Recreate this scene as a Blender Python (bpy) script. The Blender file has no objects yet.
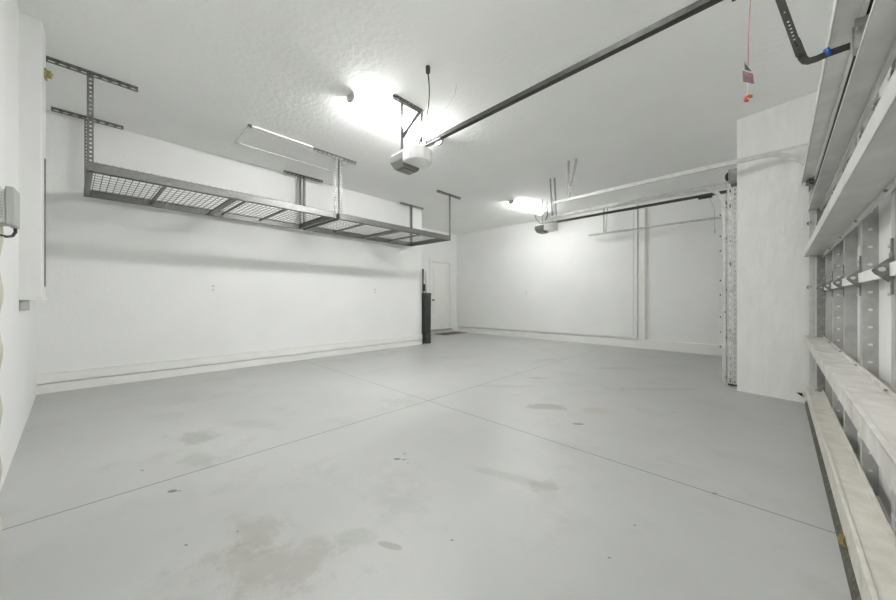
import bpy, math, random
from mathutils import Vector, Matrix
random.seed(7)
PI = math.pi
scene = bpy.context.scene
col = scene.collection

# ---------------------------------------------------------------- camera, world, exposure
cam_d = bpy.data.cameras.new('camera')
cam_d.sensor_width = 36.0
cam_d.lens = 321.0 / 896.0 * 36.0
cam_d.clip_start = 0.02
cam = bpy.data.objects.new('camera', cam_d)
col.objects.link(cam)
cam.location = (0, 0, 1.0)
cam.rotation_euler = (PI / 2, 0, math.radians(44.2))
scene.camera = cam

world = bpy.data.worlds.new('world')
scene.world = world
world.use_nodes = True
world.node_tree.nodes['Background'].inputs[0].default_value = (0.75, 0.8, 0.9, 1)
world.node_tree.nodes['Background'].inputs[1].default_value = 0.4

LAMP_1, LAMP_2, LAMP_FILL = 58.0, 30.0, 21.0        # emission of two ceiling lamps and the added fill lamp
scene.view_settings.view_transform = 'Standard'
scene.view_settings.look = 'None'
scene.view_settings.gamma = 1.0
scene.view_settings.use_curve_mapping = False
scene.view_settings.exposure = 1.27
scene.cycles.max_bounces = 16
scene.cycles.diffuse_bounces = 12
scene.cycles.glossy_bounces = 6
scene.cycles.use_denoising = True
scene.cycles.sample_clamp_indirect = 8.0


# ---------------------------------------------------------------- materials
def mat(name, base, rough=0.6, metal=0.0, var=0.0, vscale=6.0, bump=0.0, bscale=60.0, emit=0.0,
        stretch=(1, 1, 1), detail=4.0, spec=0.5, tint=None):
    m = bpy.data.materials.new(name)
    m.use_nodes = True
    nt = m.node_tree
    p = nt.nodes['Principled BSDF']
    p.inputs['Base Color'].default_value = (*base, 1)
    p.inputs['Roughness'].default_value = rough
    p.inputs['Metallic'].default_value = metal
    p.inputs['Specular IOR Level'].default_value = spec
    tc = nt.nodes.new('ShaderNodeTexCoord')
    mp = nt.nodes.new('ShaderNodeMapping')
    mp.inputs['Scale'].default_value = stretch
    nt.links.new(tc.outputs['Object'], mp.inputs[0])
    if var > 0:
        n = nt.nodes.new('ShaderNodeTexNoise')
        n.inputs['Scale'].default_value = vscale
        n.inputs['Detail'].default_value = detail
        nt.links.new(mp.outputs[0], n.inputs['Vector'])
        r = nt.nodes.new('ShaderNodeValToRGB')
        r.color_ramp.elements[0].position = 0.3
        r.color_ramp.elements[1].position = 0.7
        lo = tint if tint else base
        r.color_ramp.elements[0].color = (*[max(0, c * (1 - var)) for c in lo], 1)
        r.color_ramp.elements[1].color = (*[min(1, c * (1 + var * 0.5)) for c in base], 1)
        nt.links.new(n.outputs['Fac'], r.inputs[0])
        nt.links.new(r.outputs[0], p.inputs['Base Color'])
    if bump > 0:
        n2 = nt.nodes.new('ShaderNodeTexNoise')
        n2.inputs['Scale'].default_value = bscale
        n2.inputs['Detail'].default_value = 5
        nt.links.new(mp.outputs[0], n2.inputs['Vector'])
        b = nt.nodes.new('ShaderNodeBump')
        b.inputs['Strength'].default_value = bump
        b.inputs['Distance'].default_value = 0.01
        nt.links.new(n2.outputs['Fac'], b.inputs['Height'])
        nt.links.new(b.outputs[0], p.inputs['Normal'])
    if emit > 0:
        p.inputs['Emission Color'].default_value = (1.0, 1.0, 0.985, 1)
        p.inputs['Emission Strength'].default_value = emit
    return m


M = dict(
    wall=mat('wall_paint', (0.815, 0.82, 0.81), 0.6, var=0.03, vscale=1.5, bump=0.25, bscale=45),
    side=mat('side_wall_paint', (0.82, 0.825, 0.815), 0.6, var=0.03, vscale=1.2, bump=0.2, bscale=60),
    block=mat('painted_masonry', (0.80, 0.80, 0.785), 0.65, var=0.05, vscale=14, bump=0.5, bscale=25, stretch=(1, 1, 0.25)),
    ceil=mat("ceiling_texture", (0.895, 0.897, 0.885), 0.85, var=0.02, vscale=2, bump=0.45, bscale=22),
    trim=mat('trim_paint', (0.82, 0.82, 0.795), 0.45, var=0.03, vscale=5),
    chase=mat('chase_paint', (0.73, 0.735, 0.725), 0.5, var=0.02),
    door=mat('door_paint', (0.83, 0.83, 0.80), 0.4, var=0.02),
    brass=mat('old_brass', (0.42, 0.36, 0.16), 0.5, 0.6, var=0.3, vscale=60),
    rack=mat('grey_steel_rack', (0.20, 0.20, 0.195), 0.4, 0.5, var=0.2, vscale=40),
    wire=mat('grey_wire', (0.16, 0.16, 0.155), 0.45, 0.4),
    galv=mat('galvanised_steel', (0.62, 0.62, 0.605), 0.42, 0.3, var=0.15, vscale=18, stretch=(1, 0.15, 1)),
    galvd=mat('dull_galvanised_steel', (0.36, 0.36, 0.34), 0.45, 0.6, var=0.25, vscale=30),
    strut=mat('strut_steel', (0.62, 0.62, 0.60), 0.34, 0.25, var=0.15, vscale=5, stretch=(2, 1, 2)),
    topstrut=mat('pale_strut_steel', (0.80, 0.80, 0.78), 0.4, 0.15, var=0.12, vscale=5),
    dusty=mat('dusty_steel', (0.60, 0.592, 0.565), 0.7, 0.1, var=0.14, vscale=11, bump=0.2, bscale=60, tint=(0.53, 0.51, 0.475), detail=8),
    cream=mat('dusty_bottom_rail', (0.62, 0.605, 0.555), 0.75, 0.0, var=0.10, vscale=12, bump=0.3, bscale=50, tint=(0.57, 0.545, 0.48), detail=8),
    stile=mat('stile_steel', (0.46, 0.46, 0.45), 0.45, 0.35, var=0.2, vscale=14),
    skin=mat('door_skin', (0.74, 0.74, 0.72), 0.5, 0.05, var=0.05, vscale=8),
    greyd=mat('dim_lens_plastic', (0.20, 0.20, 0.19), 0.35),
    straps=mat('strap_steel', (0.12, 0.12, 0.115), 0.6, 0.0, var=0.2, vscale=40),
    hinge=mat('hinge_steel', (0.26, 0.26, 0.25), 0.4, 0.7, var=0.3, vscale=60),
    black=mat('black_metal', (0.025, 0.025, 0.022), 0.45, 0.2),
    railm=mat('dark_rail', (0.05, 0.05, 0.047), 0.5, 0.1, var=0.3, vscale=30),
    plastic=mat('white_plastic', (0.80, 0.80, 0.78), 0.35),
    greyp=mat('grey_plastic', (0.42, 0.43, 0.41), 0.45, var=0.1),
    boxgrey=mat('box_grey', (0.55, 0.56, 0.54), 0.5, var=0.06),
    lens=mat('smoky_lens', (0.13, 0.13, 0.125), 0.2, var=0.1),
    dark=mat('dark_grey_plastic', (0.055, 0.06, 0.055), 0.4, var=0.2, vscale=8),
    rubber=mat('rubber_seal', (0.10, 0.10, 0.075), 0.85, var=0.5, vscale=40, bump=0.4, bscale=90),
    conduit=mat('beige_conduit', (0.58, 0.56, 0.47), 0.5),
    red=mat('red_cord', (0.36, 0.17, 0.17), 0.6),
    orange=mat('orange_red_plastic', (0.42, 0.055, 0.02), 0.4),
    tagm=mat('mauve_tag', (0.25, 0.13, 0.165), 0.5, var=0.35, vscale=60),
    blue=mat('blue_tape', (0.01, 0.09, 0.30), 0.5),
    matm=mat('brown_mat', (0.17, 0.14, 0.11), 0.95, var=0.3, vscale=60, bump=0.6, bscale=200),
    leaf=mat('dry_leaf', (0.30, 0.21, 0.07), 0.8, var=0.4, vscale=60),
    outlet=mat('outlet_plastic', (0.62, 0.62, 0.60), 0.4),
    tube=mat('lamp_lens', (0.95, 0.95, 0.93), 0.4, emit=LAMP_1),
    fill_tube=mat('fill_lamp_lens', (0.95, 0.95, 0.93), 0.4, emit=LAMP_FILL),
    tube2=mat('lamp_lens_far', (0.95, 0.95, 0.93), 0.4, emit=LAMP_2),
)


def floor_material():
    m = bpy.data.materials.new('painted_concrete')
    m.use_nodes = True
    nt = m.node_tree
    N, L = nt.nodes, nt.links
    p = N['Principled BSDF']
    tc = N.new('ShaderNodeTexCoord')
    sep = N.new('ShaderNodeSeparateXYZ')
    L.new(tc.outputs['Object'], sep.inputs[0])

    def math_(op, a, b=None, clamp=False):
        n = N.new('ShaderNodeMath'); n.operation = op; n.use_clamp = clamp
        for i, v in enumerate((a, b)):
            if v is None: continue
            if hasattr(v, 'links'): L.new(v, n.inputs[i])
            else: n.inputs[i].default_value = v
        return n.outputs[0]

    def noise(scale, detail=5, stretch=(1, 1, 1), rough=0.55):
        mp = N.new('ShaderNodeMapping'); mp.inputs['Scale'].default_value = stretch
        L.new(tc.outputs['Object'], mp.inputs[0])
        n = N.new('ShaderNodeTexNoise'); n.inputs['Scale'].default_value = scale
        n.inputs['Detail'].default_value = detail; n.inputs['Roughness'].default_value = rough
        L.new(mp.outputs[0], n.inputs['Vector'])
        return n.outputs['Fac']

    def mix(fac, a, b):
        n = N.new('ShaderNodeMix'); n.data_type = 'RGBA'
        L.new(fac, n.inputs[0])
        for i, v in ((6, a), (7, b)):
            if hasattr(v, 'links'): L.new(v, n.inputs[i])
            else: n.inputs[i].default_value = (*v, 1)
        return n.outputs[2]
    big = noise(0.8, 6)
    fine = noise(9, 8, (1, 1, 1), 0.65)
    c = mix(math_('MULTIPLY', math_('SUBTRACT', big, 0.35, True), 3.0, True), (0.38, 0.386, 0.376), (0.445, 0.452, 0.442))
    c = mix(math_('MULTIPLY', math_('SUBTRACT', fine, 0.56, True), 3.0, True), c, (0.40, 0.402, 0.39))
    # long soft scuffs running across the bay
    scuff = noise(3.0, 6, (0.35, 2.2, 1), 0.6)
    c = mix(math_('MULTIPLY', math_('SUBTRACT', scuff, 0.60, True), 3.0, True), c, (0.36, 0.36, 0.348))
    edge = noise(7.5, 9, (1, 1, 1), 0.75)
    blot = noise(1.7, 9, (1, 1, 1), 0.7)
    c = mix(math_('MULTIPLY', math_('SUBTRACT', blot, 0.53, True), 5.0, True), c, (0.345, 0.345, 0.33))

    def spot(x, y, rx, ry, colr, strength, noisy=0.9, rot=0.0, hard=5.0):
        nonlocal c
        dx = math_('SUBTRACT', sep.outputs[0], x); dy = math_('SUBTRACT', sep.outputs[1], y)
        ca, sa = math.cos(rot), math.sin(rot)
        u = math_('ADD', math_('MULTIPLY', dx, ca), math_('MULTIPLY', dy, sa))
        v = math_('SUBTRACT', math_('MULTIPLY', dy, ca), math_('MULTIPLY', dx, sa))
        u = math_('DIVIDE', u, rx); v = math_('DIVIDE', v, ry)
        d = math_('SQRT', math_('ADD', math_('MULTIPLY', u, u), math_('MULTIPLY', v, v)))
        d = math_('ADD', d, math_('MULTIPLY', math_('SUBTRACT', edge, 0.5), noisy * 2.6))
        f = math_('MULTIPLY', math_('SUBTRACT', 1.0, d), hard, True)
        f = math_('MULTIPLY', f, strength)
        c = mix(f, c, colr)
    stain = (0.25, 0.245, 0.225)
    #    x      y     rx    ry
    spot(-2.94, 0.40, 0.20, 0.12, stain, 0.55, 1.0, 0.4, 2.0)
    spot(-2.95, 0.75, 0.35, 0.10, stain, 0.30, 1.0, 0.5, 1.6)
    spot(-2.50, 0.35, 0.16, 0.10, stain, 0.35, 1.0, 0.2, 2.0)
    spot(-1.085, 0.770, 0.062, 0.020, (0.29, 0.285, 0.265), 0.75, 0.5, 0.45, 6.0)
    spot(-1.22, 0.70, 0.12, 0.06, stain, 0.3, 1.0, 0.6, 2.0)
    spot(-1.32, 0.42, 0.30, 0.16, (0.27, 0.25, 0.215), 0.45, 1.5, 0.7, 1.6)
    spot(-1.55, 0.42, 0.22, 0.10, (0.27, 0.25, 0.215), 0.4, 1.5, 0.2, 1.6)
    spot(-0.84, 1.60, 0.13, 0.07, stain, 0.45, 1.0, 0.8, 2.0)
    spot(-1.00, 1.55, 0.30, 0.05, stain, 0.35, 1.0, 0.3, 2.0)
    spot(-1.43, 2.80, 0.20, 0.10, stain, 0.70, 0.8, 0.75, 2.5)
    spot(-1.06, 3.02, 0.17, 0.11, (0.38, 0.35, 0.31), 0.75, 0.8, 0.6, 2.5)
    spot(-2.10, 3.15, 0.40, 0.07, stain, 0.35, 1.0, 0.75, 2.0)
    spot(-1.05, 2.59, 0.05, 0.02, (0.16, 0.16, 0.15), 0.85, 0.5, 0.7)
    spot(-2.05, 3.75, 0.16, 0.07, stain, 0.5, 0.9, 0.75, 2.0)
    spot(-2.55, 5.0, 0.30, 0.06, stain, 0.4, 0.9, 0.75, 2.0)
    spot(-1.50, 5.1, 0.40, 0.08, stain, 0.4, 0.9, 0.75, 2.0)
    spot(-0.85, 4.2, 0.60, 0.07, stain, 0.35, 1.0, 0.75, 2.0)
    spot(-4.2, 0.5, 0.50, 0.25, stain, 0.25, 1.1, 0.3, 1.2)
    drk = (0.05, 0.05, 0.045)
    for x, y, r in ((-2.204, 0.201, 0.022), (-2.18, 0.225, 0.010), (-1.68, 0.194, 0.008), (-1.637, 1.224, 0.020),
                    (-1.66, 1.30, 0.009), (-1.60, 1.25, 0.010), (-1.55, 1.24, 0.008), (-1.75, 1.55, 0.007),
                    (-0.92, 0.97, 0.007), (-0.40, 1.60, 0.007), (-0.42, 1.33, 0.006), (-0.55, 3.45, 0.012),
                    (-0.17, 2.15, 0.012), (-1.62, 0.36, 0.006), (-3.35, 0.35, 0.010), (-2.6, 0.1, 0.010)):
        spot(x, y, r * 1.1, r * 0.6, drk, 0.75, 0.7, 0.8)
    # saw-cut control joints
    j1 = math_('LESS_THAN', math_('ABSOLUTE', math_('SUBTRACT', sep.outputs[0], -2.362)), 0.0048)
    j2 = math_('LESS_THAN', math_('ABSOLUTE', math_('SUBTRACT', sep.outputs[1], 2.145)), 0.0042)
    j = math_('MAXIMUM', j1, j2)
    c = mix(math_('MULTIPLY', j, 0.8), c, (0.12, 0.12, 0.115))
    L.new(c, p.inputs['Base Color'])
    p.inputs['Roughness'].default_value = 0.42
    rg = math_('ADD', math_('MULTIPLY', big, 0.25), 0.28)
    L.new(rg, p.inputs['Roughness'])
    bp = N.new('ShaderNodeBump'); bp.inputs['Strength'].default_value = 0.35; bp.inputs['Distance'].default_value = 0.004
    h = math_('SUBTRACT', math_('MULTIPLY', fine, 0.6), math_('MULTIPLY', j, 1.0))
    L.new(h, bp.inputs['Height'])
    L.new(bp.outputs[0], p.inputs['Normal'])
    return m


M['floor'] = floor_material()


# ---------------------------------------------------------------- mesh builder
class MB:
    def __init__(self):
        self.v, self.f, self.s = [], [], []

    def add(self, vs, fs, smooth=False):
        o = len(self.v)
        self.v += [tuple(v) for v in vs]
        for f in fs:
            self.f.append([i + o for i in f]); self.s.append(smooth)
        return self

    def box(self, a, b):
        x0, y0, z0 = [min(p, q) for p, q in zip(a, b)]
        x1, y1, z1 = [max(p, q) for p, q in zip(a, b)]
        return self.hexa([(x0, y0, z0), (x1, y0, z0), (x1, y1, z0), (x0, y1, z0)],
                         [(x0, y0, z1), (x1, y0, z1), (x1, y1, z1), (x0, y1, z1)])

    def hexa(self, lo, hi):
        n = len(lo)
        fs = [list(range(n))[::-1], list(range(n, 2 * n))]
        for i in range(n):
            j = (i + 1) % n
            fs.append([i, j, j + n, i + n])
        return self.add(list(lo) + list(hi), fs)

    def bar(self, p0, p1, w, h, up=(0, 0, 1)):
        p0, p1, up = Vector(p0), Vector(p1), Vector(up)
        d = (p1 - p0).normalized()
        s = d.cross(up)
        if s.length < 1e-4: s = d.cross(Vector((0, 1, 0)))
        s.normalize(); u = s.cross(d).normalized()
        q = [s * (a * w / 2) + u * (b * h / 2) for a, b in ((-1, -1), (1, -1), (1, 1), (-1, 1))]
        return self.hexa([p0 + e for e in q], [p1 + e for e in q])

    def tube(self, pts, r, seg=10, closed=False):
        pts = [Vector(p) for p in pts]
        n = len(pts); vs = []
        prev = None
        for i, p in enumerate(pts):
            a = pts[(i - 1) % n] if (closed or i > 0) else p
            b = pts[(i + 1) % n] if (closed or i < n - 1) else p
            d = (b - a).normalized()
            if prev is None:
                t = Vector((0, 0, 1)) if abs(d.z) < 0.9 else Vector((1, 0, 0))
                s = d.cross(t).normalized()
            else:
                s = (prev - d * prev.dot(d)).normalized()
            prev = s
            u = d.cross(s)
            rr = r[i] if isinstance(r, (list, tuple)) else r
            for k in range(seg):
                an = 2 * PI * k / seg
                vs.append(p + s * math.cos(an) * rr + u * math.sin(an) * rr)
        fs = []
        for i in range(n if closed else n - 1):
            for k in range(seg):
                k2 = (k + 1) % seg; i2 = (i + 1) % n
                fs.append([i * seg + k, i * seg + k2, i2 * seg + k2, i2 * seg + k])
        self.add(vs, fs, True)
        if not closed:
            o = len(self.v) - n * seg
            self.f.append([o + k for k in range(seg)][::-1]); self.s.append(False)
            self.f.append([o + (n - 1) * seg + k for k in range(seg)]); self.s.append(False)
        return self

    def prism(self, poly, axis, a, b):
        """polygon in the plane across the axis, extruded from a to b"""
        def P(p, t):
            return {'x': (t, p[0], p[1]), 'y': (p[0], t, p[1]), 'z': (p[0], p[1], t)}[axis]
        return self.hexa([P(p, a) for p in poly], [P(p, b) for p in poly])

    def perf(self, origin, along, across, length, width, pitch, hw, hl, t):
        """strip with a row of rounded holes; thickness t along cross(along, across)"""
        o, A, B = Vector(origin), Vector(along).normalized(), Vector(across).normalized()
        Nn = A.cross(B)
        n = max(1, round(length / pitch)); pt = length / n
        hl = min(hl, pt * 0.85)
        for i in range(n):
            c = o + A * (pt * (i + 0.5)) + B * (width / 2)
            out, inn = [], []
            for k in range(8):
                sx = (1, 1, 0, -1, -1, -1, 0, 1)[k]; sy = (0, 1, 1, 1, 0, -1, -1, -1)[k]
                out.append(c + A * (sx * pt / 2) + B * (sy * width / 2))
                m_ = 0.78 if sx and sy else 1.0
                inn.append(c + A * (sx * hl / 2 * m_) + B * (sy * hw / 2 * m_))
            vs = out + inn + [q + Nn * t for q in out] + [q + Nn * t for q in inn]
            fs = []
            for k in range(8):
                j = (k + 1) % 8
                fs += [[k, j, j + 8, k + 8], [k + 16, k + 24, j + 24, j + 16], [k + 8, j + 8, j + 24, k + 24]]
                if not ((k in (0, 7)) or (k in (3, 4))):
                    fs.append([j, k, k + 16, j + 16])
                elif (k in (0, 7) and i == n - 1) or (k in (3, 4) and i == 0):
                    fs.append([j, k, k + 16, j + 16])
            self.add(vs, fs)
        return self

    def build(self, name, m, parent=None, bevel=0.0, seg=2):
        me = bpy.data.meshes.new(name)
        me.from_pydata([tuple(v) for v in self.v], [], self.f)
        me.polygons.foreach_set('use_smooth', self.s)
        me.materials.append(m)
        me.validate(); me.update()
        o = bpy.data.objects.new(name, me)
        col.objects.link(o)
        if parent is not None: o.parent = parent
        if bevel > 0:
            b = o.modifiers.new('bevel', 'BEVEL'); b.width = bevel; b.segments = seg
            b.limit_method = 'ANGLE'; b.angle_limit = math.radians(40)
        return o


def tag(o, label=None, cat=None, group=None, kind=None):
    if label: o['label'] = label
    if cat: o['category'] = cat
    if group: o['group'] = group
    if kind: o['kind'] = kind
    return o


def thing(name, label, cat, loc=(0, 0, 0), rz=0.0, group=None):
    o = bpy.data.objects.new(name, None)
    o.empty_display_size = 0.1
    col.objects.link(o)
    o.location = loc; o.rotation_euler = (0, 0, rz)
    return tag(o, label, cat, group)


def struct(name, mb, m, label=None, parent=None, bevel=0.0):
    o = mb.build(name, m, parent, bevel)
    if parent is None: o['kind'] = 'structure'
    if label: o['label'] = label
    return o


def dup(root, loc, label, rz=None):
    def cp(o, parent):
        c = o.copy(); col.objects.link(c)
        if parent is not None: c.parent = parent
        for ch in [q for q in bpy.data.objects if q.parent == o and q.name != c.name]:
            cp(ch, c)
        return c
    r = cp(root, None)
    r.location = loc
    if rz is not None: r.rotation_euler = (0, 0, rz)
    r['label'] = label
    return r


def rotz(o, a):
    o.rotation_euler = (0, 0, a)
    return o


# ---------------------------------------------------------------- the room
XR = -5.5            # wall behind the racks
XA = -6.9            # alcove wall with the house door
YJ = 4.80            # end of the rack wall
YF = 7.57            # far wall


def H(x): return 3.05 - 0.012 * (x + 5.5)


def left_y(x): return -0.2416 + 0.0653 * x


XO = 1.0
struct('floor', MB().box((-7.1, -0.9, -0.15), (XO, 7.8, 0.0)), M['floor'], 'painted grey concrete floor with two crossing saw-cut joints')
ce = MB()
ce.hexa([(-7.1, -0.9, H(-7.1)), (XO, -0.9, H(XO)), (XO, 7.8, H(XO)), (-7.1, 7.8, H(-7.1))],
        [(-7.1, -0.9, 3.3), (XO, -0.9, 3.3), (XO, 7.8, 3.3), (-7.1, 7.8, 3.3)])
struct('ceiling', ce, M['ceil'], 'white textured ceiling')
HT = 3.2
# rack wall, turning the corner into the alcove
struct('wall_rack_side', MB().prism([(XR, -0.75), (XR, YJ), (XR - 0.12, YJ), (XR - 0.12, -0.75)], 'z', 0, HT), M['wall'],
       'long white wall behind the overhead racks')
struct('wall_alcove_return', MB().box((XA - 0.1, YJ - 0.12, 0), (XR - 0.12, YJ, HT)), M['wall'], 'white return wall of the alcove')
aw = MB()
dy0, dy1, dz0, dz1 = 6.40, 7.18, 0.12, 2.12
aw.box((XA - 0.12, YJ - 0.1, 0), (XA, dy0, HT)).box((XA - 0.12, dy1, 0), (XA, YF + 0.1, HT))
aw.box((XA - 0.12, dy0, dz1), (XA, dy1, HT)).box((XA - 0.12, dy0, 0), (XA, dy1, dz0))
struct('wall_alcove', aw, M['wall'], 'white alcove wall around the panelled door')
struct('wall_far', MB().box((XA - 0.1, YF, 0), (XO, YF + 0.12, HT)), M['side'], 'white far wall with a raised panel and a pilaster strip')
lw = [(-5.7, left_y(-5.7)), (XO, left_y(XO)), (XO, left_y(XO) - 0.15), (-5.7, left_y(-5.7) - 0.15)]
struct('wall_left', MB().prism(lw, 'z', 0, HT), M['side'], 'white side wall at the left edge')

# front wall: the pier between the two garage doors with the headers and jambs of both openings
PN = [(-0.183, 4.769), (0.42, 4.615), (0.75, 4.615), (0.75, 4.93), (-0.183, 4.93)]
struct('wall_pier', MB().prism(PN, 'z', 0, HT), M['block'], 'painted masonry pier between the two garage doors')


def dx(y): return 0.03 * y


hd = MB()
hd.hexa([(0.40 + dx(-0.3), -0.3, 2.16), (0.56, -0.3, 2.16), (0.70, 4.62, 2.16), (0.40 + dx(4.6), 4.62, 2.16)],
        [(0.40 + dx(-0.3), -0.3, HT), (0.56, -0.3, HT), (0.70, 4.62, HT), (0.40 + dx(4.6), 4.62, HT)])
struct('wall_front', hd, M['block'], 'masonry header above the wide garage door')
h2 = MB()
h2.box((-0.12, 4.93, 2.16), (0.1, YF, HT)).box((-0.12, 7.38, 0), (0.1, YF, 2.16)).box((-0.12, 4.93, 0), (0.1, 5.0, 2.16))
struct('wall_front_far', h2, M['block'], 'masonry around the far single garage door')

# base mouldings
b = MB()
b.box((XR, left_y(XR), 0), (XR + 0.022, YJ, 0.098)).box((XR, left_y(XR), 0.098), (XR + 0.004, YJ, 0.112))
b.box((XR, left_y(XR), 0.112), (XR + 0.034, YJ, 0.206)).box((XR, left_y(XR), 0.206), (XR + 0.012, YJ, 0.222)).prism([(XR, 0.21), (XR + 0.022, 0.21), (XR, 0.222)], 'y', left_y(XR), YJ)
struct('baseboard_rack_side', b, M['trim'], 'two-step white baseboard along the rack wall')
b = MB()
b.box((XA, YJ, 0), (XA + 0.02, dy0 - 0.1, 0.12)).box((XA, dy1 + 0.1, 0), (XA + 0.02, YF, 0.13))
struct('baseboard_alcove', b, M['trim'])
b = MB()
b.box((XA, YF - 0.05, 0), (-1.81, YF, 0.155)).box((-1.81, YF - 0.05, 0), (0.0, YF, 0.19))
struct('baseboard_far', b, M['trim'], 'low white curb along the foot of the far wall')
# raised drywall panel of the far wall (its right and lower edges throw a thin shadow line)
b = MB()
b.hexa([(XA, YF - 0.075, 0.175), (-1.83, YF - 0.055, 0.205), (-1.83, YF, 0.205), (XA, YF, 0.175)],
       [(XA, YF - 0.075, HT - 0.05), (-1.83, YF - 0.055, HT - 0.05), (-1.83, YF, HT - 0.05), (XA, YF, HT - 0.05)])
b.box((-1.93, YF - 0.066, 0.25), (-1.90, YF - 0.050, HT - 0.1))
struct('trim_1', b, M['wall'], 'raised drywall panel covering the left part of the far wall')
b = MB()
b.box((-1.80, YF - 0.05, 0.19), (-1.69, YF, HT - 0.05)).box((-1.69, YF - 0.018, 0.19), (-1.665, YF, HT - 0.05))
struct('trim_2', b, M['trim'], 'narrow vertical pilaster strip on the far wall')

# door of the alcove with casing
dr = MB()
dr.box((XA - 0.07, dy0 + 0.012, dz0 + 0.012), (XA - 0.03, dy1 - 0.012, dz1 - 0.01))
door = struct('door_1', dr, M['door'], 'white three-panel house door in the alcove')
pn = MB()
for z0, z1 in ((0.24, 0.44), (0.55, 0.90), (1.10, 2.0)):
    y0, y1 = dy0 + 0.11, dy1 - 0.11
    for w, (x0, x1) in ((0.0, (XA - 0.03, XA - 0.022)), (0.035, (XA - 0.022, XA - 0.03))):
        pass
    pn.box((XA - 0.03, y0, z0), (XA - 0.020, y0 + 0.02, z1)).box((XA - 0.03, y1 - 0.02, z0), (XA - 0.020, y1, z1))
    pn.box((XA - 0.03, y0, z0), (XA - 0.020, y1, z0 + 0.02)).box((XA - 0.03, y0, z1 - 0.02), (XA - 0.020, y1, z1))
    pn.box((XA - 0.03, y0 + 0.05, z0 + 0.05), (XA - 0.024, y1 - 0.05, z1 - 0.05))
pn.build('panel_moulding', M['door'], door)
kb = MB().tube([(XA - 0.03, dy0 + 0.075, 1.0), (XA - 0.022, dy0 + 0.075, 1.0), (XA + 0.01, dy0 + 0.075, 1.0), (XA + 0.015, dy0 + 0.075, 1.0), (XA + 0.035, dy0 + 0.075, 1.0), (XA + 0.04, dy0 + 0.075, 1.0)],
               [0.03, 0.03, 0.012, 0.026, 0.03, 0.015], 14)
tag(kb.build('door_knob', M['galvd'], door), 'satin metal knob')
cs = MB()
cs.box((XA - 0.005, dy0 - 0.085, dz0), (XA + 0.018, dy0 - 0.012, dz1 + 0.085)).box((XA - 0.005, dy1 + 0.012, dz0), (XA + 0.018, dy1 + 0.085, dz1 + 0.085))
cs.box((XA - 0.005, dy0 - 0.012, dz1 + 0.012), (XA + 0.018, dy1 + 0.012, dz1 + 0.085))
struct('trim_3', cs, M['trim'], 'white casing around the alcove door', bevel=0.004)
b = MB().box((XA - 0.1, dy0 - 0.02, dz0 - 0.02), (XA + 0.05, dy1 + 0.02, dz0 + 0.012))
struct('trim_4', b, M['greyp'], 'grey sill under the alcove door')
mt = MB().box((-6.86, 6.45, 0.0), (-6.40, 7.42, 0.014))
tag(mt.build('door_mat', M['matm'], None, 0.004), 'thin brown mat on the floor in front of the white house door', 'door mat')

# attic hatch
hx0, hx1, hy0, hy1 = -4.86, -4.24, 1.05, 2.40
hz = H(-4.5)
at = thing('attic_hatch', 'white attic access panel with raised frame, set in the ceiling above the racks', 'hatch', ((hx0 + hx1) / 2, (hy0 + hy1) / 2, hz - 0.02))
cx_, cy_ = (hx0 + hx1) / 2, (hy0 + hy1) / 2
fr = MB()
w = 0.045
X0, X1, Y0, Y1 = hx0 - cx_, hx1 - cx_, hy0 - cy_, hy1 - cy_
for a_, b_ in (((X0, Y0), (X0 + w, Y1)), ((X1 - w, Y0), (X1, Y1)), ((X0, Y0), (X1, Y0 + w)), ((X0, Y1 - w), (X1, Y1))):
    if a_[0] > 0.2:
        fr.box((a_[0], a_[1], 0.0), (b_[0], 1.80 - cy_, 0.03)).box((a_[0] - 0.075, 1.80 - cy_ - w, 0.0), (a_[0] - 0.03, b_[1], 0.03))
    else:
        fr.box((a_[0], a_[1], 0.0), (min(b_[0], X1 - 0.075) if a_[1] > 0.3 else b_[0], b_[1], 0.03))
fr.build('frame', M['trim'], at, 0.004)
MB().box((X0 + w, Y0 + w, 0.008), (X1 - 0.075, Y1 - w, 0.03)).build('panel', M['ceil'], at)

# boxed chase hanging from the ceiling on the left wall
cx0, cx1, cyr = -3.93, -3.735, -0.385
ch = thing('duct_chase', 'tall white boxed chase running from the ceiling down the left wall', 'duct cover', (cx0, cyr, 1.0))
b = MB().box((0, -0.108, 0.012), (cx1 - cx0, 0, H(-3.8) - 1.002))
b.build('cover', M['chase'], ch, 0.004)
b = MB().box((0.055, 0.0, 0.10), (0.085, 0.006, 1.06))
b.build('side_slot', M['hinge'], ch)
b = MB().box((-0.006, -0.108, 0.0), (cx1 - cx0 + 0.006, 0.006, 0.012))
b.build('end_cap', M['plastic'], ch)
b = MB().tube([(0.150, -0.085, 0.0), (0.150, -0.085, -0.075)], 0.026, 12)
b.build('conduit_stub', M['galv'], ch)
lt = thing('latch', 'small old brass latch on the side of the tall white chase near the ceiling', 'latch', (-3.86, cyr, 2.70))
MB().box((-0.03, 0, -0.035), (0.03, 0.012, 0.035)).build('plate', M['brass'], lt, 0.002)
MB().box((-0.012, 0.012, -0.018), (0.022, 0.035, 0.028)).box((-0.028, 0.012, 0.015), (-0.012, 0.04, 0.03)).build('bolt', M['brass'], lt, 0.003)

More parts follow.
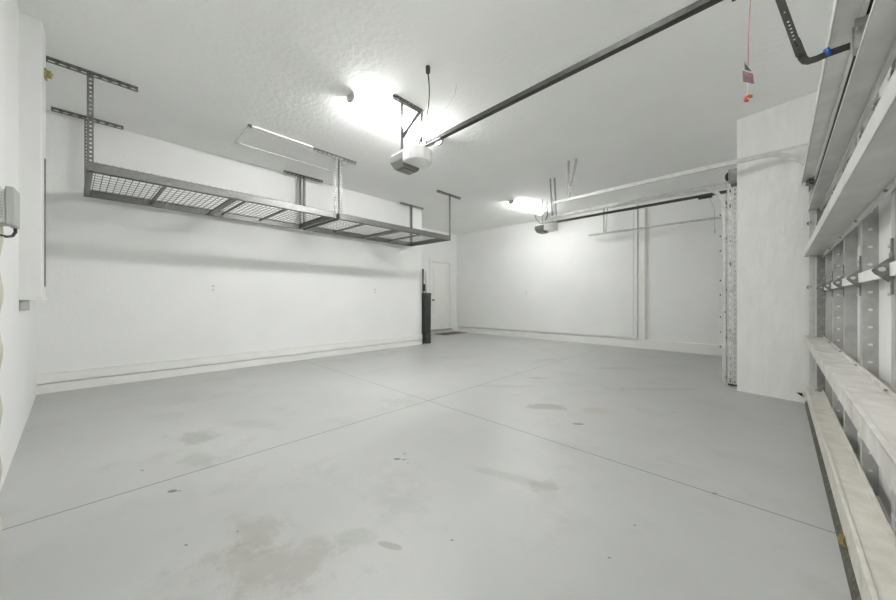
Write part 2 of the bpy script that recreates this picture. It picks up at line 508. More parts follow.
# grey electrical box with its conduit at the left edge
eb = thing('electrical_box', 'small grey electrical box on the left wall at the edge of the view', 'electrical box', (-2.08, -0.33, 1.29))
b = MB().box((-0.055, -0.052, 0), (0.045, 0.035, 0.134))
b.build('body', M['boxgrey'], eb, 0.005)
b = MB().box((-0.060, 0.035, -0.006), (0.050, 0.055, 0.140))
b.build('cover', M['greyp'], eb, 0.004)
b = MB()
for k in range(9):
    b.box((0.045, 0.018, 0.018 + k * 0.0115), (0.0475, 0.03, 0.024 + k * 0.0115))
b.build('vent_slots', M['greyp'], eb)
cd_ = MB().tube([(-0.045, 0.045, 0.0), (-0.045, 0.046, -0.02), (-0.035, 0.040, -0.038), (-0.01, 0.030, -0.045), (0.02, 0.02, -0.045)], 0.005, 8)
tag(cd_.build('cable', M['black'], eb), 'short black cable looping under the box')
pts = [(-2.07, -0.319 + 0.005 * math.sin(t * 36.0 + 0.5) - 0.006 * t, 1.285 - t * 1.28) for t in [i / 90 for i in range(91)]]
tag(MB().tube(pts, 0.011, 10).build('conduit', M['conduit']), 'wavy beige flexible conduit running down from the grey electrical box', 'conduit')

# outlets
for k, (px_, py_, pz_, face, lab) in enumerate((
        (XR, 0.93, 1.168, 'x', 'white outlet on the rack wall under the nearer rack'),
        (XR, 3.57, 1.179, 'x', 'white outlet on the rack wall under the farther rack'),
        (-4.41, YF - 0.075, 1.185, 'y', 'white outlet in the middle of the far wall'))):
    o = thing('wall_outlet', lab, 'outlet', (px_, py_, pz_), 0 if face == 'x' else -PI / 2, 'outlets on the garage walls')
    MB().box((0, -0.035, -0.058), (0.006, 0.035, 0.058)).build('cover_plate', M['trim'], o, 0.003)
    for s in (-1, 1):
        MB().prism([(-0.017, -0.014), (0.017, -0.014), (0.017, 0.012), (0.008, 0.017), (-0.008, 0.017), (-0.017, 0.012)], 'x', 0.006, 0.009).build('socket', M['outlet'], o).location = (0, 0, s * 0.026)


# ---------------------------------------------------------------- ceiling lamps
def lamp(name, label, x, y0, length, tm):
    t = thing(name, label, 'ceiling light', (x, y0 + length / 2, H(x)), 0, 'strip lights on the garage ceiling')
    h = length / 2
    MB().box((-0.040, -h + 0.02, -0.014), (0.040, h - 0.02, 0.0)).build('base', M['plastic'], t, 0.004)
    prof = [(math.cos(a) * 0.056, -0.030 + math.sin(a) * 0.040) for a in [PI + i * PI / 10 for i in range(11)]] + [(0.050, -0.014), (-0.050, -0.014)]
    MB().prism(prof, 'y', -h + 0.03, h - 0.03).build('lens', tm, t)
    prof2 = [(p[0] * 1.1, p[1] * 1.1) for p in prof[:11]] + [(0.064, -0.0), (-0.064, -0.0)]
    for s in (-1, 1):
        MB().prism(prof2, 'y', s * h, s * (h - 0.03)).build('end_cap', M['greyp'], t)
    return t


lamp('strip_light', 'glowing white strip light on the ceiling beside the near opener', -2.88, 1.58, 1.24, M['tube'])
lamp('strip_light', 'glowing white strip light on the ceiling by the far opener', -3.62, 5.56, 1.24, M['tube2'])
lamp('strip_light', 'added fill light on the ceiling, out of view, close to the wide garage door', -0.75, 0.35, 1.24, M['fill_tube'])  # added fixture out of view, brightens the door side


# ---------------------------------------------------------------- overhead racks
def make_rack(y0, y1, label):
    L_ = y1 - y0
    xf, xb, zb = -4.30, -5.41, 2.155
    t = thing('overhead_rack', label, 'storage rack', ((xf + xb) / 2, (y0 + y1) / 2, zb), 0, 'ceiling racks along the long wall')
    hx, hy = (xf - xb) / 2, L_ / 2
    bh = 0.085

    def chan(y_or_x, axis, s):
        m_ = MB()
        if axis == 'y':      # long beam, L section
            x = y_or_x
            m_.box((x, -hy, 0), (x - s * 0.004, hy, bh)).box((x, -hy, 0), (x - s * 0.035, hy, 0.004)).box((x, -hy, bh - 0.004), (x - s * 0.02, hy, bh))
        else:
            y = y_or_x
            m_.box((-hx, y, 0), (hx, y - s * 0.004, bh)).box((-hx, y, 0), (hx, y - s * 0.04, 0.004)).box((-hx, y, bh - 0.004), (hx, y - s * 0.02, bh))
        return m_
    chan(hx, 'y', 1).build('side_beam', M['rack'], t)
    chan(-hx, 'y', -1).build('side_beam', M['rack'], t)
    chan(hy, 'x', 1).build('end_beam', M['rack'], t)
    chan(-hy, 'x', -1).build('end_beam', M['rack'], t)
    MB().box((-hx, -0.06, 0.008), (hx, -0.004, 0.014)).box((-hx, -0.034, 0.012), (hx, -0.030, 0.06)).build('cross_beam', M['rack'], t)
    for f_ in (-0.53, 0.10, 0.50):
        MB().box((-hx, f_ * hy - 0.010, 0.04), (hx, f_ * hy + 0.010, 0.062)).build('deck_support', M['rack'], t)
    w_ = MB()
    n = int(L_ / 0.052)
    for i in range(n + 1):
        y = -hy + 0.01 + (L_ - 0.02) * i / n
        w_.bar((-hx + 0.01, y, 0.066), (hx - 0.01, y, 0.066), 0.0045, 0.0045)
        w_.bar((hx - 0.008, y, 0.066), (hx - 0.008, y, 0.094), 0.0045, 0.0045)
    m2 = int(2 * hx / 0.095)
    for i in range(m2 + 1):
        x = -hx + 0.01 + (2 * hx - 0.02) * i / m2
        w_.bar((x, -hy + 0.01, 0.071), (x, hy - 0.01, 0.071), 0.0045, 0.0045)
    w_.build('wire_deck', M['wire'], t)
    # perforated angle uprights, each under its slotted ceiling bar
    for sx in (1, -1):
        for sy in (1, -1):
            x, y = sx * hx, sy * (hy - 0.004)
            wx = xf if sx > 0 else xb
            top = H(wx) - zb
            p = MB()
            p.perf((x, y - sy * 0.0, 0), (0, 0, 1), (0, -sy, 0), top, 0.038, 0.038, 0.018, 0.019, 0.003 * sx * sy)
            p.perf((x, y, 0), (0, 0, 1), (-sx, 0, 0), top, 0.038, 0.038, 0.018, 0.019, 0.003)
            p.build('upright', M['rack'], t)
            for zz in (0.02, 0.06):
                MB().tube([(x - 0.004, y - sy * 0.02, zz), (x + sx * 0.010, y - sy * 0.02, zz)], 0.008, 6).build('bolt', M['hinge'], t)
    for ch in [o for o in bpy.data.objects if o.parent == t]:       # the rack hangs very slightly out of square
        for v in ch.data.vertices: v.co.y += 0.065 * v.co.x
    return t


rk1 = make_rack(-0.23, 2.12, 'grey wire-deck ceiling rack hung nearest the left corner')
rk2 = make_rack(2.165, 4.46, 'grey wire-deck ceiling rack hung at the far end beyond the first one')


def ceiling_bar(x, yc, half, label, g='slotted bars bolted to the ceiling above the racks'):
    t = MB()
    z = H(x)
    t.perf((0, -half, -0.003), (0, 1, 0), (1, 0, 0), 2 * half, 0.035, 0.065, 0.012, 0.045, -0.003)
    t.perf((0, -half, -0.036), (0, 1, 0), (0, 0, 1), 2 * half, 0.035, 0.065, 0.012, 0.045, 0.003)
    o = t.build('ceiling_bar', M['rack'])
    o.location = (x, yc, z)
    return tag(o, label, 'bracket', g)


for x, side in ((-4.296, 'front'), (-5.41, 'wall-side')):
    ceiling_bar(x, -0.175 if x > -5 else -0.225, 0.31 if x > -5 else 0.27, f'slotted grey ceiling bar over the {side} post in the left corner')
    ceiling_bar(x, 2.145, 0.315, f'slotted grey ceiling bar over the {side} posts where both racks meet')
    ceiling_bar(x, 4.44, 0.325, f'slotted grey ceiling bar over the {side} post at the far rack end')

# ---------------------------------------------------------------- dark stand at the wall corner
st = thing('storage_cabinet', 'slim tall dark grey cabinet standing at the corner where the rack wall ends', 'cabinet', (-5.53, 4.98, 0))
MB().hexa([(-0.10, -0.10, 0.14), (0.07, -0.10, 0.14), (0.07, 0.07, 0.14), (-0.10, 0.07, 0.14)],
          [(-0.12, -0.14, 1.12), (0.09, -0.14, 1.12), (0.09, 0.06, 1.12), (-0.12, 0.06, 1.12)]).build('body', M['dark'], st, 0.01)
MB().box((-0.125, -0.145, 1.12), (0.095, 0.065, 1.16)).build('lid', M['dark'], st, 0.008)
MB().box((-0.08, -0.07, 0.0), (0.06, 0.08, 0.14)).build('base', M['dark'], st, 0.006)
for i in range(3):
    MB().box((0.072, -0.095 + i * 0.05, 0.25), (0.092, -0.075 + i * 0.05, 1.05)).build('rib', M['dark'], st)
pl = thing('broom', 'thin black pole standing up behind the slim dark cabinet', 'pole', (-5.455, 4.800, 0.0))
MB().tube([(0.0, 0.0, 0.0), (0.0, 0.0, 1.25), (0.0, 0.0, 1.70)], [0.012, 0.016, 0.018], 8).build('handle', M['black'], pl)
MB().box((-0.02, -0.01, 1.20), (0.03, 0.05, 1.36)).build('grip', M['black'], pl, 0.008)
wp = thing('hose_wand', 'pale handle rising out of the slim dark cabinet beside the black pole', 'handle', (-5.53, 4.95, 1.16))
MB().tube([(0, 0, 0), (0.01, 0.01, 0.18), (-0.01, 0.0, 0.36), (0.0, -0.01, 0.50)], [0.028, 0.022, 0.026, 0.016], 10).build('shaft', M['outlet'], wp)


# ---------------------------------------------------------------- garage door openers
def opener(label):
    """origin: floor-plan centre of the motor unit at the level of the rail"""
    t = thing('garage_door_opener', label, 'garage door opener', (-2.52, 2.08, 2.50), 0, 'garage door openers')
    # motor unit
    MB().box((-0.20, -0.13, -0.115), (0.02, 0.11, -0.03)).build('chassis', M['greyd'], t, 0.008)
    nose = [(0.00, -0.135), (0.0, 0.135), (0.10, 0.135), (0.19, 0.095), (0.22, 0.03), (0.22, -0.05), (0.18, -0.11), (0.10, -0.135)]
    MB().prism(nose, 'z', -0.145, -0.02).build('cover', M['plastic'], t, 0.014, 3)
    MB().box((-0.21, -0.12, -0.035), (0.02, 0.12, -0.015)).build('top_plate', M['plastic'], t, 0.006)
    lens = MB()
    lens.hexa([(-0.165, -0.105, -0.170), (-0.02, -0.105, -0.170), (-0.02, 0.09, -0.170), (-0.165, 0.09, -0.170)],
              [(-0.21, -0.135, -0.09), (0.01, -0.135, -0.09), (0.01, 0.115, -0.09), (-0.21, 0.115, -0.09)])
    lens.build('light_lens', M['greyd'], t, 0.008)
    MB().box((-0.15, -0.085, -0.176), (-0.04, 0.07, -0.169)).build('lens_window', M['lens'], t)
    sp = MB().tube([(-0.11, -0.03, -0.015), (-0.11, -0.03, 0.02)], 0.035, 14)
    sp.build('sprocket', M['galvd'], t)
    # rail along the centre of the door
    RL = 2.97
    r = MB()
    r.box((0.05, -0.020, -0.010), (RL, 0.020, -0.006)).box((0.05, -0.003, -0.006), (RL, 0.003, 0.022)).box((0.05, -0.020, 0.022), (RL, 0.020, 0.026))
    r.box((0.05, -0.020, -0.010), (RL, -0.017, 0.026))
    r.build('rail', M['railm'], t)
    MB().box((-0.10, -0.024, -0.016), (0.42, 0.024, -0.010)).box((-0.1, -0.026, -0.016), (0.22, -0.021, 0.026)).build('rail_sleeve', M['galvd'], t)
    MB().box((2.42, -0.03, -0.035), (2.58, 0.03, -0.010)).build('trolley', M['black'], t, 0.004)
    MB().box((RL - 0.02, -0.05, -0.03), (RL + 0.03, 0.05, 0.08)).build('header_bracket', M['galvd'], t)
    return t


op1 = opener('white garage door opener with long dark rail, hanging nearest in the middle of the ceiling')


def hang_gear(t, zc, arms):
    """perforated straps from the ceiling bar to the unit"""
    MB().perf((-0.07, -0.20, zc - 0.036), (0, 1, 0), (0, 0, 1), 0.40, 0.036, 0.045, 0.005, 0.010, 0.003).perf((-0.07, -0.20, zc - 0.004), (0, 1, 0), (1, 0, 0), 0.40, 0.034, 0.045, 0.012, 0.028, -0.003).build('ceiling_angle', M['hinge'], t)
    for y in (-0.10, 0.165):
        MB().perf((-0.066, y, -0.03), (0, 0, 1), (0, 1, 0), zc - 0.0, 0.030, 0.035, 0.005, 0.007, 0.003).build('strap', M['straps'], t)
    MB().bar((-0.060, 0.15, zc - 0.02), (-0.060, -0.085, 0.14), 0.034, 0.004, (1, 0, 0)).build('brace', M['straps'], t)
    # supply cable from the ceiling
    c = MB().tube([(0.47, -0.22, zc - 0.0), (0.47, -0.22, zc - 0.02), (0.47, -0.22, zc - 0.06)], [0.02, 0.02, 0.018], 10)
    c.build('plug', M['black'], t)
    pts = []
    P0, P1, P2, P3 = Vector((0.47, -0.22, zc - 0.06)), Vector((0.38, -0.10, zc - 0.15)), Vector((0.17, 0.05, zc - 0.14)), Vector((0.10, 0.10, 0.34))
    for i in range(17):
        u = i / 16
        pts.append(P0 * (1 - u) ** 3 + P1 * 3 * u * (1 - u) ** 2 + P2 * 3 * u * u * (1 - u) + P3 * u ** 3)
    pts += [Vector((0.03, 0.10, 0.20)), Vector((0.02, 0.06, 0.08)), Vector((-0.02, 0.03, 0.0)), Vector((-0.05, 0.02, -0.02))]
    c = MB().tube(pts, 0.006, 8)
    c.build('power_cord', M['black'], t)


op2 = dup(op1, (-3.08, 6.02, 2.53), 'white garage door opener with dark rail, hanging farther off by the far wall')
hang_gear(op1, H(-2.52) - 2.50, True)
for y, dxx in ((-0.10, 0.0), (0.10, 0.0)):
    MB().perf((-0.05, y, -0.02), (0, 0, 1), (0, 1, 0), H(-3.08) - 2.53 + 0.02, 0.026, 0.035, 0.010, 0.018, 0.003).build('strap', M['galvd'], op2)
MB().tube([(-0.02, -0.03, -0.02), (0.05, -0.16, 0.04), (0.18, -0.3, 0.12), (0.22, -0.42, 0.2), (0.05, -0.44, 0.26), (-0.12, -0.30, 0.24),
           (-0.16, -0.14, 0.1), (-0.1, -0.05, 0.0)], 0.006, 8).build('power_cord', M['black'], op2)
MB().tube([(0.10, -0.05, 0.0), (0.32, -0.35, 0.02), (0.52, -0.75, 0.06), (0.62, -1.0, 0.15)], 0.006, 8).build('signal_cord', M['greyp'], op2)

# release cord and door arm of the near opener (local coordinates of the opener)
ox, oy, oz = op1.location
wrd = lambda x, y, z: (x - ox, y - oy, z - oz)
c = MB().tube([wrd(-0.030, 2.08, 2.47), wrd(-0.034, 2.08, 2.40), wrd(-0.040, 2.082, 2.25), wrd(-0.041, 2.08, 2.11)], 0.0028, 6)
tag(c.build('release_cord', M['red'], op1), 'thin red release cord')
tg = MB()
tg.hexa([wrd(-0.058, 2.055, 2.03), wrd(-0.022, 2.09, 2.02), wrd(-0.020, 2.094, 2.02), wrd(-0.056, 2.059, 2.03)],
        [wrd(-0.060, 2.055, 2.085), wrd(-0.026, 2.09, 2.07), wrd(-0.024, 2.094, 2.07), wrd(-0.058, 2.059, 2.085)])
tag(tg.build('warning_tag', M['tagm'], op1), 'small mauve tag hanging on the cord')
tg = MB()
tg.hexa([wrd(-0.052, 2.06, 2.085), wrd(-0.028, 2.085, 2.076), wrd(-0.027, 2.088, 2.076), wrd(-0.051, 2.063, 2.085)],
        [wrd(-0.055, 2.06, 2.125), wrd(-0.040, 2.08, 2.095), wrd(-0.039, 2.083, 2.095), wrd(-0.054, 2.063, 2.125)])
tg.build('tag_clip', M['dark'], op1)
MB().tube([wrd(-0.041, 2.08, 2.11), wrd(-0.041, 2.08, 1.97)], 0.002, 6).build('lower_cord', M['outlet'], op1)
rg = [wrd(-0.041 + 0.010 * math.cos(a), 2.08, 1.955 + 0.011 * math.sin(a)) for a in [i * 2 * PI / 14 for i in range(12)]]
tag(MB().tube(rg, 0.0065, 8).build('release_handle', M['orange'], op1), 'orange-red pull handle')

arm = MB()
d_ = Vector((0.066, 0, -0.306)).normalized()
q_ = Vector((d_.z, 0, -d_.x)) * -1
o_ = Vector(wrd(0.055, 2.068, 2.385)) - q_ * 0.013
arm.perf(o_ - d_ * 0.09, d_, q_, 0.24, 0.026, 0.0800, 0.006, 0.008, 0.004)
arm.perf(o_ + d_ * 0.15, d_, q_, 0.18, 0.026, 0.0180, 0.008, 0.009, 0.004)
arm.build('perforated_arm', M['black'], op1)
arm = MB()
cv = [(0.11, 2.143), (0.116, 2.122), (0.125, 2.082), (0.133, 2.051), (0.141, 2.035), (0.151, 2.029), (0.173, 2.028), (0.204, 2.033), (0.231, 2.033), (0.262, 2.033)]
lo, hi = [], []
for i, p in enumerate(cv):
    a_, b_ = cv[max(0, i - 1)], cv[min(len(cv) - 1, i + 1)]
    d = Vector((b_[0] - a_[0], b_[1] - a_[1])).normalized()
    n = Vector((-d.y, d.x)) * 0.0135
    lo.append((p[0] - n.x, p[1] - n.y)); hi.append((p[0] + n.x, p[1] + n.y))
vs, fs = [], []
for (p, q) in zip(lo, hi):
    for yy in (2.073, 2.078):
        vs += [wrd(p[0], yy, p[1]), wrd(q[0], yy, q[1])]
for i in range(len(cv) - 1):
    k = i * 4
    fs += [[k, k + 1, k + 5, k + 4], [k + 2, k + 6, k + 7, k + 3], [k, k + 4, k + 6, k + 2], [k + 1, k + 3, k + 7, k + 5]]
fs += [[0, 2, 3, 1], [len(vs) - 4, len(vs) - 3, len(vs) - 1, len(vs) - 2]]
arm.add(vs, fs)
arm.build('curved_arm', M['black'], op1)
tag(MB().tube([wrd(0.196, 2.075, 2.036), wrd(0.209, 2.075, 2.040)], 0.019, 10).build('tape', M['blue'], op1), 'blue tape wrapped round the arm')

# release cord of the far opener
MB().tube([(2.55, 0.0, -0.03), (2.60, 0.02, -0.2), (2.61, 0.02, -0.50)], 0.003, 6).build('release_cord', M['greyp'], op2)
MB().tube([(2.61, 0.02 + 0.03 * math.cos(a), -0.53 + 0.03 * math.sin(a)) for a in [i * 2 * PI / 14 for i in range(14)]], 0.006, 6, True).build('release_handle', M['greyp'], op2)

# low-voltage wire on the ceiling
z3 = H(-2.3) - 0.004
wv = MB().tube([(-2.56, 2.26, z3), (-2.46, 2.36, z3 - 0.03), (-2.30, 2.36, z3 - 0.02), (-2.12, 2.28, z3 - 0.01), (-2.03, 2.20, z3)], 0.003, 6)
tag(wv.build('bell_wire', M['outlet']), 'thin pale wire looping along the ceiling beside the near opener', 'wire')


# ---------------------------------------------------------------- tracks
def track(name, label, y, xs, zt, xv, R, z0, hangers, mirror=1):
    """C-shaped door track: horizontal run from xs, bend of radius R, vertical leg at xv"""
    t = thing(name, label, 'door track', (xv, y, 0), 0, 'garage door tracks')
    path = [(xs - xv, zt), (-R, zt)]
    for i in range(1, 12):
        a = i * PI / 2 / 12
        path.append((-R + R * math.sin(a), zt - R + R * math.cos(a)))
    path += [(0, zt - R), (0, z0)]
    m_ = MB()
    prof = [(-0.018, -0.013), (0.018, -0.013), (0.018, 0.013), (0.014, 0.013), (0.014, -0.010), (-0.014, -0.010), (-0.014, 0.013), (-0.018, 0.013)]
    vs = []
    for i, p in enumerate(path):
        a = path[max(0, i - 1)]; b_ = path[min(len(path) - 1, i + 1)]
        d = Vector((b_[0] - a[0], b_[1] - a[1])).normalized()
        n = Vector((-d.y, d.x))
        for q in prof:
            vs.append((p[0] + n.x * q[0], q[1] * mirror, p[1] + n.y * q[0]))
    k = len(prof); fs = []
    for i in range(len(path) - 1):
        for j in range(k):
            j2 = (j + 1) % k
            fs.append([i * k + j, i * k + j2, (i + 1) * k + j2, (i + 1) * k + j])
    m_.add(vs, fs)
    m_.build('rail', M['galv'], t)
    return t


t1 = track('door_track', 'bright curved steel track of the wide door, ending at the pier', 4.50, -2.20, 2.44, 0.345, 0.33, 0.03, None)
# reinforcing angle carried on to the header
b = MB()
b.box((-2.0, 0.014, 2.450), (0.16, 0.018, 2.474)).box((-2.0, 0.018, 2.470), (0.16, 0.040, 2.474))
b.build('support_angle', M['galv'], t1)
MB().box((0.030, -0.02, 0.03), (0.105, 0.0, 2.15)).build('jamb_angle', M['galvd'], t1)
for xx, xt in ((-2.16, -2.13), (-2.28, -2.06)):
    d = 0.30
for (xa, xb_, yy) in ((-2.335, -2.335, 0.02), (-2.23, -2.33, 0.035)):
    zt_ = H(-1.9) - 0.004
    MB().perf((xb_, yy, 2.44), (xa - xb_, 0, zt_ - 2.44), (zt_ - 2.44, 0, -(xa - xb_)), math.hypot(xa - xb_, zt_ - 2.44), 0.030, 0.035, 0.010, 0.02, 0.003).build('hanger', M['hinge'], t1)

t2 = track('door_track', 'white-looking curved track of the far single door, on its near side', 4.97, -2.49, 2.36, -0.305, 0.26, 0.05, None)
MB().box((-1.9, 0.014, 2.372), (0.05, 0.018, 2.394)).build('support_angle', M['galv'], t2)
MB().box((0.03, -0.02, 0.03), (0.034, 0.04, 2.35)).perf((0.036, -0.02, 0.03), (0, 0, 1), (1, 0, 0), 2.27, 0.040, 0.085, 0.014, 0.055, -0.003).perf((0.080, -0.03, 0.03), (0, 0, 1), (1, 0, 0), 2.27, 0.034, 0.056, 0.012, 0.03, -0.003).build('jamb_angle', M['galv'], t2)
for z in (0.45, 0.62, 0.80, 1.06, 1.23, 1.58, 1.75, 2.0):
    MB().tube([(-0.026, -0.012, z), (-0.036, -0.016, z)], 0.009, 8).build('bolt', M['black'], t2)
MB().tube([(0.01, -0.016, 0.86), (0.01, -0.026, 0.86)], 0.009, 8).build('bolt', M['black'], t2)
for (xa, xb_, yy) in ((-2.20, -2.16, 0.02), (-2.13, -2.10, 0.03)):
    zt_ = H(-2.4) - 0.004
    MB().perf((xb_, yy, 2.36), (xa - xb_, 0, zt_ - 2.36), (zt_ - 2.36, 0, -(xa - xb_)), math.hypot(xa - xb_, zt_ - 2.36), 0.026, 0.035, 0.010, 0.02, 0.003).build('hanger', M['hinge'], t2)

t3 = track('door_track', 'steel track of the far single door running beside the far wall', 7.30, -2.74, 2.435, -0.305, 0.26, 0.05, None, -1)
MB().box((0.03, -0.0, 0.03), (0.034, 0.04, 2.2)).build('jamb_angle', M['galvd'], t3)
zt_ = H(-2.4) - 0.004
MB().perf((-2.13, 0.02, 2.435), (0, 0, 1), (1, 0, 0), zt_ - 2.435, 0.030, 0.035, 0.010, 0.02, 0.003).build('hanger', M['galvd'], t3)
MB().bar((-2.04, 0.02, zt_), (-2.08, 0.02, 2.45), 0.004, 0.03, (0, 1, 0)).build('hanger', M['galvd'], t3)


# ---------------------------------------------------------------- sectional garage doors
def garage_door(name, label, loc, rz, y0, y1, stiles, xf, xs, struts, joints, top, flags):
    """local: x across (into the wall is +x), y along the door"""
    t = thing(name, label, 'garage door', loc, rz, 'sectional garage doors')
    zz = [0.0] + joints + [top]
    for i in range(len(zz) - 1):
        a, b_ = zz[i] + (0.035 if i == 0 else 0.003), zz[i + 1] - 0.003
        s = MB().box((xs, y0, a), (xs + 0.012, y1, b_))
        s.box((xs - 0.016, y0, b_ - 0.022), (xs, y1, b_))
        s.box((xs - 0.016, y0, a), (xs, y1, a + 0.022))
        sec = s.build('section', M['skin'], t)
        for k, (ys, w_, holes) in enumerate(stiles):
            m_ = MB()
            m_.box((xf, ys - w_, a), (xf + 0.003, ys, b_))           # flange facing the room
            m_.box((xf + 0.003, ys - 0.003, a), (xs, ys, b_)).box((xf + 0.003, ys - w_, a), (xs, ys - w_ + 0.003, b_))
            st_ = m_.build('stile', M['stile'], sec)
            if holes:
                h = MB()
                zc = a + 0.05
                while zc < b_ - 0.03:
                    xm = (xf + xs) / 2
                    ring = [(xm + math.cos(q) * 0.008, zc + math.sin(q) * 0.006) for q in [j * PI / 5 for j in range(10)]]
                    h.prism(ring, 'y', ys - w_ - 0.0012, ys - w_ + 0.001)
                    zc += 0.085
                if h.v: h.build('hole_row', M['skin'], sec)
    for (z0, z1, xa, mt_, *xe) in struts:
        m_ = MB()
        xb_ = xe[0] if xe else xf - 0.001
        m_.box((xa, y0, z0), (xa + 0.004, y1, z1))
        m_.box((xa, y0, z1 - 0.004), (xb_, y1, z1)).box((xa, y0, z0), (xb_, y1, z0 + 0.004))
        m_.box((xb_ - 0.012, y0, z0 - 0.022), (xb_, y1, z0)).box((xb_ - 0.012, y0, z1), (xb_, y1, z1 + 0.016))
        if mt_ in ('dusty', 'cream'): m_.box((xa, y0, z1), (xa + 0.014, y1, z1 + 0.006))
        m_.build('strut', M[mt_], t, 0.003)
    return t


ANG = -math.atan(0.03)
ST = [(4.59, 0.05, False), (4.38, 0.05, False), (3.83, 0.055, True), (3.22, 0.055, False), (2.62, 0.06, True), (1.97, 0.06, False),
      (1.33, 0.06, True), (0.70, 0.06, False), (0.10, 0.06, False)]
gd1 = garage_door('garage_door', 'wide closed steel sectional garage door seen from inside along the right edge', (0, 0, 0), ANG,
                  -0.17, 4.60, ST, 0.283, 0.332,
                  [(0.055, 0.16, 0.180, 'cream'), (0.60, 0.66, 0.165, 'dusty'), (1.41, 1.47, 0.163, 'strut'),
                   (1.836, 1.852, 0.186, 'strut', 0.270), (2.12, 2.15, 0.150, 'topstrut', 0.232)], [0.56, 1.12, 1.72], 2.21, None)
MB().box((0.232, -0.17, 2.112), (0.2455, 4.55, 2.125)).build('gap_shade_strip', M['black'], gd1)  # black strip imitating the shade in the gap behind the top strut
MB().box((0.146, -0.17, 2.10), (0.153, 4.60, 2.152)).build('edge_lip', M['galv'], gd1)
MB().box((0.272, -0.17, 1.085), (0.282, 4.60, 1.132)).build('joint_rail', M['skin'], gd1)
# rubber seal along the floor
MB().prism([(0.168, 0.0), (0.20, 0.0), (0.26, 0.012), (0.26, 0.05), (0.182, 0.054), (0.170, 0.03)], 'y', -0.17, 4.56).build('bottom_seal', M['rubber'], gd1)


def hinge(door, y, z, xf, s=1.0):
    m_ = MB()
    # leaves on the stile
    m_.box((xf - 0.006, y - 0.032, z - 0.10 * s), (xf - 0.001, y - 0.012, z + 0.10 * s))
    m_.box((xf - 0.006, y - 0.042, z - 0.045), (xf - 0.001, y + 0.006, z + 0.05))
    # triangular ear with an eye
    z -= 0.012
    tri = [(xf - 0.006, z - 0.044), (xf - 0.006, z + 0.046), (xf - 0.036, z + 0.016), (xf - 0.046, z + 0.002), (xf - 0.038, z - 0.012)]
    m_.prism(tri, 'y', y - 0.040, y - 0.036)
    m_.prism(tri, 'y', y + 0.0, y + 0.004)
    m_.tube([(xf - 0.030, y - 0.048, z + 0.002), (xf - 0.030, y + 0.012, z + 0.002)], 0.009, 10)
    h_ = m_.build('hinge', M['hinge'], door)
    for zz in (-0.085, 0.085):
        MB().tube([(xf - 0.006, y - 0.022, z + zz), (xf - 0.013, y - 0.022, z + zz)], 0.007, 8).build('bolt', M['galv'], h_)
    MB().tube([(xf - 0.028, y - 0.052, z + 0.002), (xf - 0.028, y - 0.047, z + 0.002)], 0.0085, 10).build('bolt', M['galv'], h_)
    return h_


for z in (1.12, 1.72):
    for (ys, w_, ho) in ST[:-1]:
        hinge(gd1, ys - 0.01, z, 0.283)
for z in (0.40,):
    pass
# bolts of the struts
for (ys, w_, ho) in ST[:-1]:
    for z in (0.585, 0.675, 1.395, 1.48):
        MB().tube([(0.270, ys - 0.03, z), (0.262, ys - 0.03, z)], 0.0045, 8).build('bolt', M['hinge'], gd1)


def roller(door, x, y, z, xt):
    m_ = MB().tube([(x, y - 0.03, z), (x, y + 0.10, z)], 0.005, 8)
    m_.tube([(x, y + 0.07, z), (x, y + 0.085, z)], 0.022, 14)
    r_ = m_.build('roller', M['hinge'], door)
    return r_


for z in (0.10, 0.60, 1.12, 1.72, 2.14):
    roller(gd1, 0.20, 4.46, z, 0)
MB().box((0.17, 4.44, 2.08), (0.283, 4.56, 2.10)).box((0.19, 4.44, 2.02), (0.196, 4.56, 2.16)).build('top_bracket', M['hinge'], gd1)
# bracket where the opener arm meets the door
b = MB()
b.box((0.205, 2.02, 1.985), (0.283, 2.026, 2.10)).box((0.205, 2.075, 1.985), (0.283, 2.081, 2.10)).box((0.275, 1.99, 1.95), (0.283, 2.11, 2.13))
b.tube([(0.215, 2.0, 2.06), (0.215, 2.10, 2.06)], 0.008, 8)
b.build('arm_bracket', M['galvd'], gd1)

# far single door
ST2 = [(2.33, 0.05, False), (1.72, 0.05, False), (1.15, 0.05, True), (0.60, 0.05, False), (0.07, 0.05, False)]
gd2 = garage_door('garage_door', 'narrow closed sectional garage door of the far bay, hidden edge-on behind the pier', (-0.18, 5.0, 0), 0,
                  0.01, 2.35, ST2, -0.035, 0.0,
                  [(0.055, 0.15, -0.09, 'dusty'), (0.60, 0.65, -0.09, 'strut'), (1.41, 1.46, -0.09, 'strut'), (2.12, 2.16, -0.09, 'strut')],
                  [0.56, 1.12, 1.72], 2.2, None)
MB().prism([(-0.09, 0.0), (0.0, 0.0), (0.0, 0.05), (-0.09, 0.054)], 'y', 0.01, 2.35).build('bottom_seal', M['rubber'], gd2)
for z in (1.12, 1.72, 0.56):
    for (ys, w_, ho) in ST2:
        hinge(gd2, ys - 0.005, z, -0.035)
for z in (0.10, 0.56, 1.12, 1.72, 2.13):
    m_ = MB().tube([(-0.115, -0.05, z), (-0.115, 0.05, z)], 0.005, 8)
    m_.tube([(-0.115, -0.035, z), (-0.115, -0.02, z)], 0.02, 14)
    m_.box((-0.13, 0.0, z - 0.035), (-0.035, 0.035, z - 0.030)).box((-0.13, 0.0, z + 0.030), (-0.035, 0.035, z + 0.035)).box((-0.13, 0.0, z - 0.035), (-0.126, 0.035, z + 0.035))
    m_.build('roller', M['hinge'], gd2)

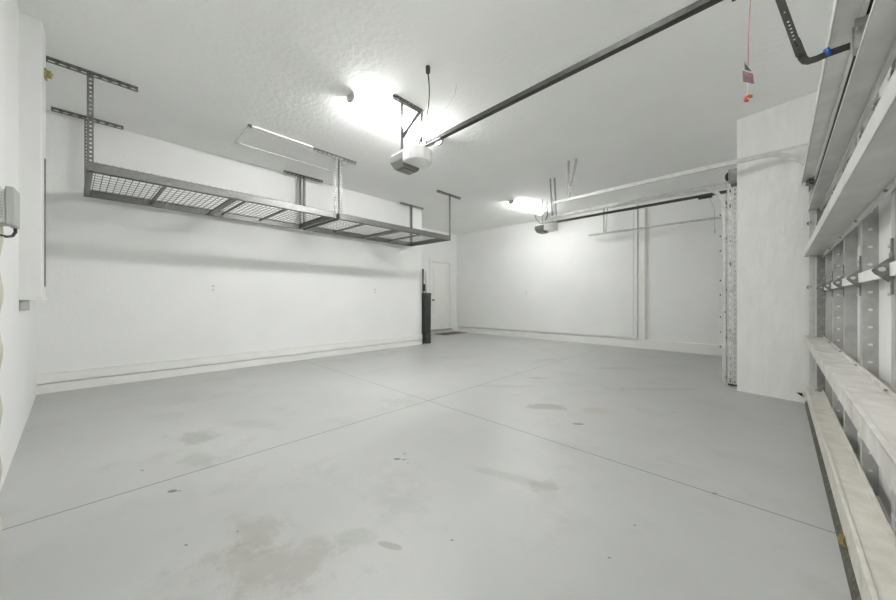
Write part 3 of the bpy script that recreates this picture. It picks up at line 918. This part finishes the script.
# lift shaft with cable drum over the far door
sh = thing('torsion_shaft', 'dark cable drum and shaft above the far garage door beside the pier top', 'door spring', (-0.235, 4.99, 2.44))
MB().tube([(0, -0.05, 0), (0, 2.38, 0)], 0.013, 12).build('shaft', M['galvd'], sh)
MB().tube([(0, 0.30, 0), (0, 1.55, 0)], 0.032, 14).build('spring', M['hinge'], sh)
for yy in (-0.03, 2.29):
    MB().tube([(0, yy, 0), (0, yy + 0.012, 0), (0, yy + 0.012, 0), (0, yy + 0.05, 0), (0, yy + 0.05, 0), (0, yy + 0.06, 0)],
              [0.062, 0.062, 0.05, 0.05, 0.062, 0.062], 20).build('cable_drum', M['black'], sh)
for yy in (-0.055, 2.36):
    MB().box((-0.03, yy, -0.09), (0.115, yy + 0.006, 0.07)).build('bearing_plate', M['galvd'], sh)
cb = MB().tube([(-0.05, 0.0, 0.0), (-0.055, 0.0, -0.6), (-0.045, 0.0, -2.34)], 0.002, 6)
cb.build('lift_cable', M['galvd'], sh)

# ---------------------------------------------------------------- small debris
lf = MB()
pts = [(0.222, 2.07, 0.004), (0.228, 2.05, 0.012), (0.217, 2.02, 0.008), (0.216, 1.985, 0.010), (0.224, 1.945, 0.024)]
vs, fs = [], []
for i, p in enumerate(pts):
    w_ = (0.003, 0.011, 0.007, 0.006, 0.003)[i]
    vs += [(p[0] - w_, p[1], p[2] + 0.012), (p[0], p[1], p[2]), (p[0] + w_, p[1] + 0.004, p[2] + 0.010)]
for i in range(len(pts) - 1):
    for k in range(2):
        fs.append([i * 3 + k, i * 3 + k + 1, i * 3 + k + 4, i * 3 + k + 3])
lf.add(vs, fs, True)
o = lf.build('dry_leaf', M['leaf'])
o.location = (0.006, -0.06, 0.050)
sm = o.modifiers.new('solid', 'SOLIDIFY'); sm.thickness = 0.002
tag(o, 'curled brown dry leaf on the floor against the rubber door seal', 'leaf')

sc_ = MB()
star = [(-0.030, 0.098), (-0.012, 0.088), (-0.016, 0.104), (0.002, 0.092), (0.012, 0.100), (0.014, 0.078), (0.026, 0.060), (0.006, 0.068), (-0.006, 0.076)]
sc_.hexa([(0.28 + p[0], 4.638 + 0.0 * p[0], p[1]) for p in star], [(0.28 + p[0], 4.630, p[1]) for p in star])
tag(sc_.build('tape_scrap', M['black']), 'tiny torn black scrap stuck low on the pier beside the wide door', 'scrap')
